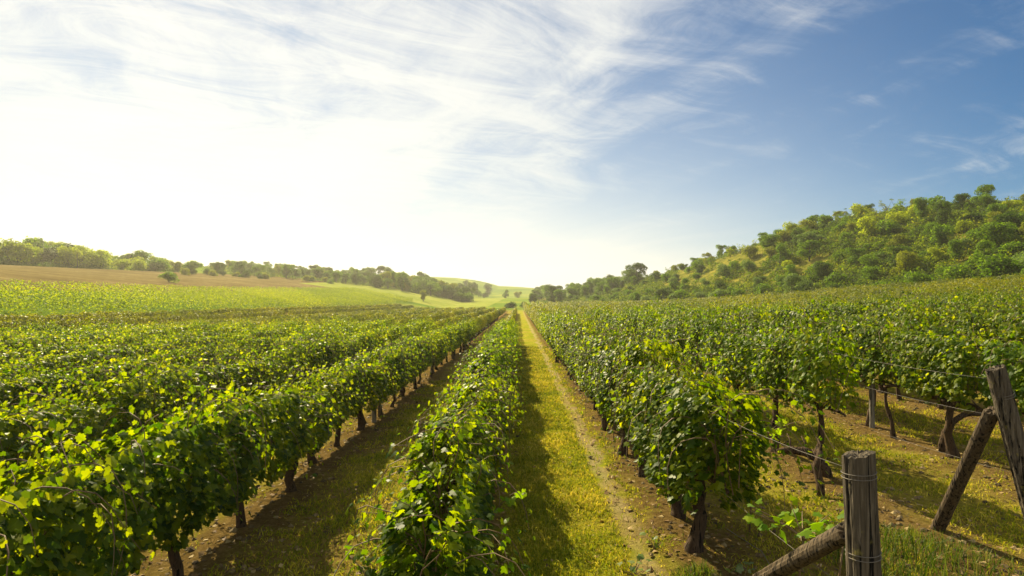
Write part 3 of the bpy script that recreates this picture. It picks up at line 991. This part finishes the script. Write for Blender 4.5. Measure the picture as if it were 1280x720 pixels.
def wire_loop(centre, axis, r, w=.0022, turns=1, seed=1):
    g = np.random.default_rng(seed)
    axis = norm(np.array(axis, float)); u = norm(np.cross(axis, [1, .2, .1])); v = np.cross(axis, u)
    tb = Tubes()
    a = np.linspace(0, 2 * np.pi * turns, 26 * turns)
    pts = np.array(centre) + np.cos(a)[:, None] * u * r + np.sin(a)[:, None] * v * r + np.linspace(0, .02 * turns, len(a))[:, None] * axis
    tb.add(pts, w, 5)
    return tb


def end_post(base, top, r, brace_from, brace_to, br, label, seed, loops):
    root = empty('trellis_post', base)
    tag(root, label, 'post', 'end posts of the vine rows')
    b = np.array(base); loc = lambda p: np.array(p) - b
    post = link_mesh('post', log_mesh('post', (0, 0, -.3), loc(top), r * 1.06, r * .96, M_POST, 34, 11, seed), root)
    link_mesh('brace', log_mesh('brace', loc(brace_to), loc(brace_from), br * 1.05, br, M_BRACE, 20, 5, seed + 5), root)
    ax = norm(loc(top))
    for q in loops:
        link_mesh('wire_binding', wire_loop(loc(top) * q, ax, r * 1.03, .0018, 2, seed).mesh('wire_binding', M_WIRE), post)
    return root


g1 = z_at(1.55, 2.5)
end_post((1.56, 2.55, g1), (1.50, 2.55, 1.53), .066, (1.50, 2.63, 1.16), (1.48, 4.25, .0), .046, 'thick cracked wooden end post with a brace, nearest the camera at the right', 3, (.70, .93))
end_post((4.12, 4.42, z_at(4.1, 4.4)), (3.64, 4.40, 1.70), .068, (3.68, 4.48, 1.36), (3.90, 5.42, .04), .052, 'leaning grey wooden end post with slanting brace at the right edge', 8, (.62, .86))


def line_post(x, y, h, r, label, seed, mat=M_POSTG, lean=(0, 0)):
    root = tag(link_mesh('trellis_stake', log_mesh('trellis_stake', (0, 0, -.25), (lean[0], lean[1], h), r * 1.08, r * .92, mat, 18, 5, seed), None, (x, y, z_at(x, y))), label, 'stake', 'wooden stakes along the vine rows')
    return root


line_post(-2.78, 3.95, 1.12, .045, 'pale grey wooden stake standing in the dark leaves at the left', 21, lean=(.06, 0))
for k, y, s in ((-2, 10.4, 22), (-2, 17.3, 23), (-1, 9.5, 24), (0, 13.0, 25), (1, 11.8, 26), (2, 9.4, 27), (-3, 9.0, 28), (-3, 16.5, 29), (0, 21, 30), (2, 16, 31)):
    line_post(row_x(k) + .02, y, 1.08 if k < 0 else 1.46, .04, f"{'second ' if (k, y) in ((-2, 17.3), (-3, 16.5), (0, 21), (2, 16)) else ''}thin wooden stake half hidden among leaves in {row_name(k)}", s)


def wire(pts, label, sag=.03, r=.0022, group=None):
    tb = Tubes()
    pts = [np.array(p, float) for p in pts]
    out = []
    for a, b in zip(pts[:-1], pts[1:]):
        n = max(3, int(np.linalg.norm(b - a) / .5))
        for q in np.linspace(0, 1, n, endpoint=False):
            p = a + (b - a) * q; p[2] -= sag * 4 * q * (1 - q); out.append(p)
    out.append(pts[-1])
    o = link_mesh('trellis_wire', tb_mesh(tb, out, r))
    tag(o, label, 'wire', group or 'wires strung along the vine rows')


def tb_mesh(tb, pts, r):
    tb.add(np.array(pts), r, 5); return tb.mesh('trellis_wire', M_WIRE)


for hgt, nm in ((1.42, 'upper'), (.86, 'lower')):
    wire([(1.53, 2.56, hgt + .02), (1.55, 5.0, hgt - .1), (1.55, 13, hgt), (1.55, 34, hgt)], f'{nm} trellis wire from the thick post into the row right of the path', r=.0012)
for hgt, nm in ((1.60, 'top'), (1.30, 'middle'), (.85, 'bottom')):
    wire([(3.70 + (1.72 - hgt) * .28, 4.42, hgt), (3.66, 7, hgt + .03), (3.66, 12, hgt + .10), (3.66, 34, hgt + .1)], f'{nm} trellis wire from the leaning post into the second row right', r=.0012)
for hgt, nm in ((1.45, 'upper'), (.95, 'lower')):
    wire([(5.75, 3.0, hgt + .1), (5.75, 9.4, hgt + .12), (5.75, 16, hgt + .15), (5.75, 30, hgt + .15)], f'{nm} trellis wire along the third row right of the path', r=.0012)
gw = [(1.95, 5.4), (2.02, 4.8), (1.93, 4.1), (1.80, 3.5), (1.62, 2.9)]
wire([(x, y, z_at(x, y) + .05 + .05 * (i % 2)) for i, (x, y) in enumerate(gw)], 'loose pale wire lying on the soil beside the thick post', sag=0, r=.003, group='loose wires')

# old bare vine arms in the gaps on the right
def old_vine(pts, rad, label, x, y):
    tb = Tubes(); tb.add(np.array(pts), rad, 9, jit=.14)
    n = len(pts)
    for i in (n // 2, n - 2):
        p = np.array(pts[i]); tb.add([p, p + np.array([.03, .05, .10]), p + np.array([.02, .12, .17])], [.018, .012, .007], 5)
    o = link_mesh('vine_stump', tb.mesh('vine_stump', M_BARK), None, (x, y, z_at(x, y)))
    tag(o, label, 'vine stump', 'old bare vine trunks')


old_vine([(0, 0, -.06), (-.02, .0, .10), (-.10, .04, .22), (-.24, .06, .29), (-.40, .10, .31), (-.55, .12, .28)], [.07, .065, .06, .055, .045, .03], 'thick old vine trunk bent low over the soil behind the thick post', 3.75, 7.0)
old_vine([(0, 0, -.06), (.0, 0, .12), (.05, .02, .28), (.16, .03, .42), (.32, .05, .50), (.55, .08, .52), (.8, .1, .5)], [.05, .045, .042, .04, .036, .03, .022], 'dark curved vine trunk arching right under the third row', 5.8, 7.9)
old_vine([(0, 0, -.06), (.01, .02, .15), (-.02, .05, .32), (.02, .03, .46), (.04, .1, .52)], [.045, .04, .036, .036, .02], 'short upright bare vine stump just left of the slanting brace', 3.30, 6.3)


# ------------------------------------------------------------------ sprouts, weeds, grass
def sprout(x, y, z0, n, size, spread_, label, name='vine_shoot', cat='vine shoot', tall=.5, mat=None):
    tb = Tubes(); C, N, T, Z = [], [], [], []
    for s in range(n):
        a = rng.uniform(0, 6.28); p = np.array([0, 0, 0.0]); d = np.array([math.cos(a) * spread_, math.sin(a) * spread_, 1.0])
        path = [p.copy()]
        for i in range(int(tall / .05 * rng.uniform(.6, 1.1))):
            d = norm(d + rng.normal(0, .14, 3) + np.array([0, 0, -.05])); p = p + d * .05; path.append(p.copy())
            if i > 0:
                side = norm(np.cross(d, rng.normal(size=3)))
                C.append(p + side * .05); N.append(np.array([0, 0, .8]) + rng.normal(0, .5, 3)); T.append(side + np.array([0, 0, -.3])); Z.append(size * rng.uniform(.6, 1.15))
        if len(path) > 1: tb.add(np.array(path), np.linspace(.005, .002, len(path)), 4, cap=False)
    if z0 > .2: tb.add(np.array([(.02, .03, -z0 - .03), (.03, .0, -z0 * .6), (-.02, .02, -z0 * .25), (0, 0, .02)]), [.009, .008, .006, .005], 5)
    root = empty(name, (x, y, z_at(x, y) + z0)); tag(root, label, cat)
    V, Fa = leaves(np.array(C), np.array(N), np.array(T), np.array(Z), VINE_T, VINE_F)
    link_mesh('foliage', np_mesh(name + '_leaves', V, [Fa], mat or M_LEAF_Y), root)
    link_mesh('stem', tb.mesh(name + '_stems', M_CANE), root)
    return root


sprout(1.58, 3.20, .86, 9, .062, .9, 'bright green vine shoot on the wire just left of the thick post', tall=.38)
sprout(1.80, 3.20, .85, 3, .06, .5, 'small green vine shoot peeking out right of the thick post', tall=.3)
sprout(2.15, 5.4, .72, 9, .07, .9, 'yellow-green vine shoots reaching right from the nearest bushy vine', tall=.75)
sprout(-.25, 4.35, .50, 4, .075, .8, 'sunlit vine shoot reaching into the grassy path from the narrow row', tall=.55)
sprout(-.60, 3.2, 0, 14, .068, .22, 'low leafy vine suckers at the near end of the row left of the path', tall=.95, mat=M_LEAF_THIN)
M_WEED = leaf_mat('weed_leaf', [(0, (.05, .10, .02)), (.6, (.11, .17, .04)), (1, (.20, .24, .08))], (1.6, 1.5, .5), .4)
for x, y, n, lab in ((.92, 4.6, 7, 'leafy green weed in the path beside the pale wheel track'), (1.20, 5.1, 5, 'smaller weed behind the leafy one beside the wheel track'),
                     (1.02, 4.0, 5, 'low weed at the bottom edge of the path near the wheel track'), (1.75, 4.5, 6, 'green weed at the foot of the nearest bushy vine')):
    sprout(x, y, 0, n, .05, .8, lab, 'weed', 'weed', .20, M_WEED)


def blades(x, y, h, w, lean, base_z, mat, name):
    n = len(x)
    a = rng.uniform(0, 2 * np.pi, n); dx, dy = np.cos(a), np.sin(a)
    la = rng.uniform(0, 2 * np.pi, n); lx, ly = np.cos(la) * lean * h, np.sin(la) * lean * h
    V = np.empty((n, 5, 3))
    for i, (q, ww) in enumerate(((0, -1), (0, 1), (.55, .75), (.55, -.75))):
        V[:, i, 0] = x + dx * w * ww / 2 + lx * q * q * 1.1; V[:, i, 1] = y + dy * w * ww / 2 + ly * q * q * 1.1; V[:, i, 2] = base_z + h * q
    V[:, 4, 0] = x + lx; V[:, 4, 1] = y + ly; V[:, 4, 2] = base_z + h * np.clip(1 - .45 * lean, .25, 1)
    k = (np.arange(n) * 5)[:, None]
    q = np.concatenate([k + 0, k + 1, k + 2, k + 3], 1); t3 = np.concatenate([k + 3, k + 2, k + 4], 1)
    return np_mesh(name, V.reshape(-1, 3), [q, t3], mat)


M_GRASS = leaf_mat('grass_blade', [(0, (.06, .10, .005)), (.45, (.22, .26, .011)), (.70, (.43, .37, .032)), (1, (.64, .53, .13))], (1.4, 1.3, .5), .45, .7, .10, 0, patch=.9)
M_GREEN = leaf_mat('green_grass_blade', [(0, (.03, .06, .006)), (.6, (.08, .13, .010)), (1, (.20, .21, .03))], (1.6, 1.5, .5), .4, .55, .25, 0)


def build_grass():
    X, Y = [], []
    def region(n, x0, x1, y0, y1, power=1.9):
        q = rng.random(n) ** power; y = y0 + (y1 - y0) * q; x = rng.uniform(x0, x1, n); X.append(x); Y.append(y)
    region(120000, -.45, 1.5, 2.6, 28)
    region(130000, 1.5, 8.0, 2.6, 17)
    region(60000, -2.5, -.6, 2.8, 16)
    region(12000, -4.6, -2.7, 3, 14)
    x = np.concatenate(X); y = np.concatenate(Y)
    fr = np.abs(((x - (ROW0 - ROWS / 2)) / ROWS) % 1 - .5)
    clump = np.array([mnoise.noise((a * 2.2, b * 2.2, 0)) for a, b in zip(x, y)])
    keep = (rng.random(len(x)) < np.clip(.15 + 2.2 * fr + .8 * clump, .06, 1) * np.where((x > -.5) & (x < 1.6), 1, .75 + .9 * clump))
    keep &= ~((np.abs(x - 1.08) < .13 + .10 * clump) & (rng.random(len(x)) < .9))
    x, y, clump = x[keep], y[keep], clump[keep]
    n = len(x)
    h = rng.uniform(.02, .065, n) * (1 + .8 * np.clip(clump, -.4, 1)) * np.where(rng.random(n) < .05, 1.9, 1)
    w = .004 + .0011 * y
    me = blades(x, y, h, w, rng.uniform(.2, 1.5, n), H(x, y) + bumps(x, y) * np.exp(-np.hypot(x, y) / 18) * 1.3 - .004, M_GRASS, 'grass')
    tag(link_mesh('grass', me), 'short yellowing grass growing along the path and between the rows', 'grass', kind='stuff')


build_grass()


def tuft(x, y, n, r, h, label):
    a = rng.uniform(0, 6.28, n); q = r * np.sqrt(rng.random(n))
    xx, yy = q * np.cos(a), q * np.sin(a)
    me = blades(xx, yy, h * rng.uniform(.5, 1.1, n) * (1 - .72 * q / r), np.full(n, .008), rng.uniform(.1, .8, n), np.full(n, -.01), M_GREEN, 'grass_tuft')
    tag(link_mesh('grass_tuft', me, None, (x, y, z_at(x, y))), label, 'grass tuft')


tuft(3.30, 4.75, 1700, .72, .36, 'tall green grass tuft between the thick post and the slanting brace')
tuft(3.05, 5.35, 420, .25, .22, 'smaller green grass tuft behind the tall one')
tuft(1.42, 4.55, 420, .20, .24, 'green grass tuft at the foot of the nearest bushy vine')
tuft(-1.25, 4.3, 260, .22, .16, 'green grass tuft on the left side of the narrow row')

M_LITTER = leaf_mat('fallen_leaf', [(0, (.10, .055, .02)), (.5, (.24, .15, .06)), (1, (.40, .30, .13))], (1.2, 1.0, .6), .2, .7, .2, 0)


def build_litter():
    n = 12500
    x = rng.uniform(-4.6, 8, n); y = 2.6 + 15 * rng.random(n) ** 1.6
    fr = np.abs(((x - (ROW0 - ROWS / 2)) / ROWS) % 1 - .5)
    k = rng.random(n) < np.clip(1.1 - 2 * fr, .12, 1); x, y = x[k], y[k]; n = len(x)
    z = H(x, y) + bumps(x, y) * np.exp(-np.hypot(x, y) / 18) * 1.3 + .05 * np.exp(-(fr[k] / .14) ** 2) * np.exp(-np.hypot(x, y) / 18) + .008
    V, Fa = leaves(np.stack([x, y, z], -1), np.array([0, 0, 1.0]) + rng.normal(0, .3, (n, 3)), rng.normal(size=(n, 3)), rng.uniform(.025, .075, n), KITE_T, KITE_F)
    tag(link_mesh('leaf_litter', np_mesh('leaf_litter', V, [Fa], M_LITTER)), 'dry fallen leaves scattered on the soil under the vines', 'leaf litter', kind='stuff')


build_litter()



def build_clods():
    n = 11000
    x = rng.uniform(-4.6, 8, n); y = 2.6 + 14 * rng.random(n) ** 1.7
    fr = np.abs(((x - (ROW0 - ROWS / 2)) / ROWS) % 1 - .5)
    inlane = (x > -.3) & (x < 1.35)
    k = rng.random(n) < np.where(inlane, .10, np.clip(1.15 - 1.6 * fr, .2, 1)); x, y, fr = x[k], y[k], fr[k]; n = len(x)
    z = H(x, y) + bumps(x, y) * np.exp(-np.hypot(x, y) / 18) * 1.3 + .05 * np.exp(-(fr / .14) ** 2) * np.exp(-np.hypot(x, y) / 18)
    O = np.array([(1, 0, 0), (0, 1, 0), (-1, 0, 0), (0, -1, 0), (.2, .1, .8), (0, 0, -.6), (.6, .6, .45), (-.6, .5, .4), (-.5, -.6, .5), (.6, -.6, .35)])
    Fo = np.array([(4, 0, 6), (4, 6, 1), (4, 1, 7), (4, 7, 2), (4, 2, 8), (4, 8, 3), (4, 3, 9), (4, 9, 0), (0, 1, 6), (1, 2, 7), (2, 3, 8), (3, 0, 9)])
    r = (.008 + .030 * rng.random(n) ** 3)[:, None, None]
    a = rng.uniform(0, 6.28, n); ca, sa = np.cos(a)[:, None], np.sin(a)[:, None]
    P = O[None] * rng.uniform(.7, 1.3, (n, len(O), 3)) * r
    V = np.stack([P[..., 0] * ca - P[..., 1] * sa + x[:, None], P[..., 0] * sa + P[..., 1] * ca + y[:, None], P[..., 2] + z[:, None]], -1)
    Fa = (Fo[None] + (np.arange(n) * len(O))[:, None, None]).reshape(-1, 3)
    m, t, out = new_mat('soil_clod')
    g = t.add('ShaderNodeNewGeometry')
    c = t.ramp(g.outputs['Random Per Island'], [(0, (.04, .026, .010)), (.6, (.12, .080, .030)), (1, (.22, .16, .07))])
    p = t.add('ShaderNodeBsdfPrincipled'); t.link(c, p.inputs['Base Color']); p.inputs['Roughness'].default_value = .95
    t.link(p.outputs[0], out.inputs[0])
    tag(link_mesh('soil_clods', np_mesh('soil_clods', V.reshape(-1, 3), [Fa], m)), 'small clods of dry earth lying under and between the vines', 'soil', kind='stuff')


build_clods()

# ------------------------------------------------------------------ the air
def build_haze():
    x0, x1, y0, y1, z0, z1 = -540, 540, -90, 880, -1.6, 52
    V = np.array([(x, y, z) for z in (z0, z1) for y in (y0, y1) for x in (x0, x1)])
    q = np.array([(0, 2, 3, 1), (4, 5, 7, 6), (0, 1, 5, 4), (2, 6, 7, 3), (0, 4, 6, 2), (1, 3, 7, 5)])
    m = bpy.data.materials.new('haze_air'); m.use_nodes = True; t = NT(m.node_tree); t.n.clear()
    out = t.add('ShaderNodeOutputMaterial'); v = t.add('ShaderNodeVolumePrincipled')
    v.inputs['Color'].default_value = (1, .95, .82, 1); v.inputs['Density'].default_value = HAZE; v.inputs['Anisotropy'].default_value = .55
    t.link(v.outputs[0], out.inputs['Volume'])
    o = link_mesh('haze', np_mesh('haze', V, [q], m)); tag(o, kind='stuff')


HAZE = 0.0005
build_haze()
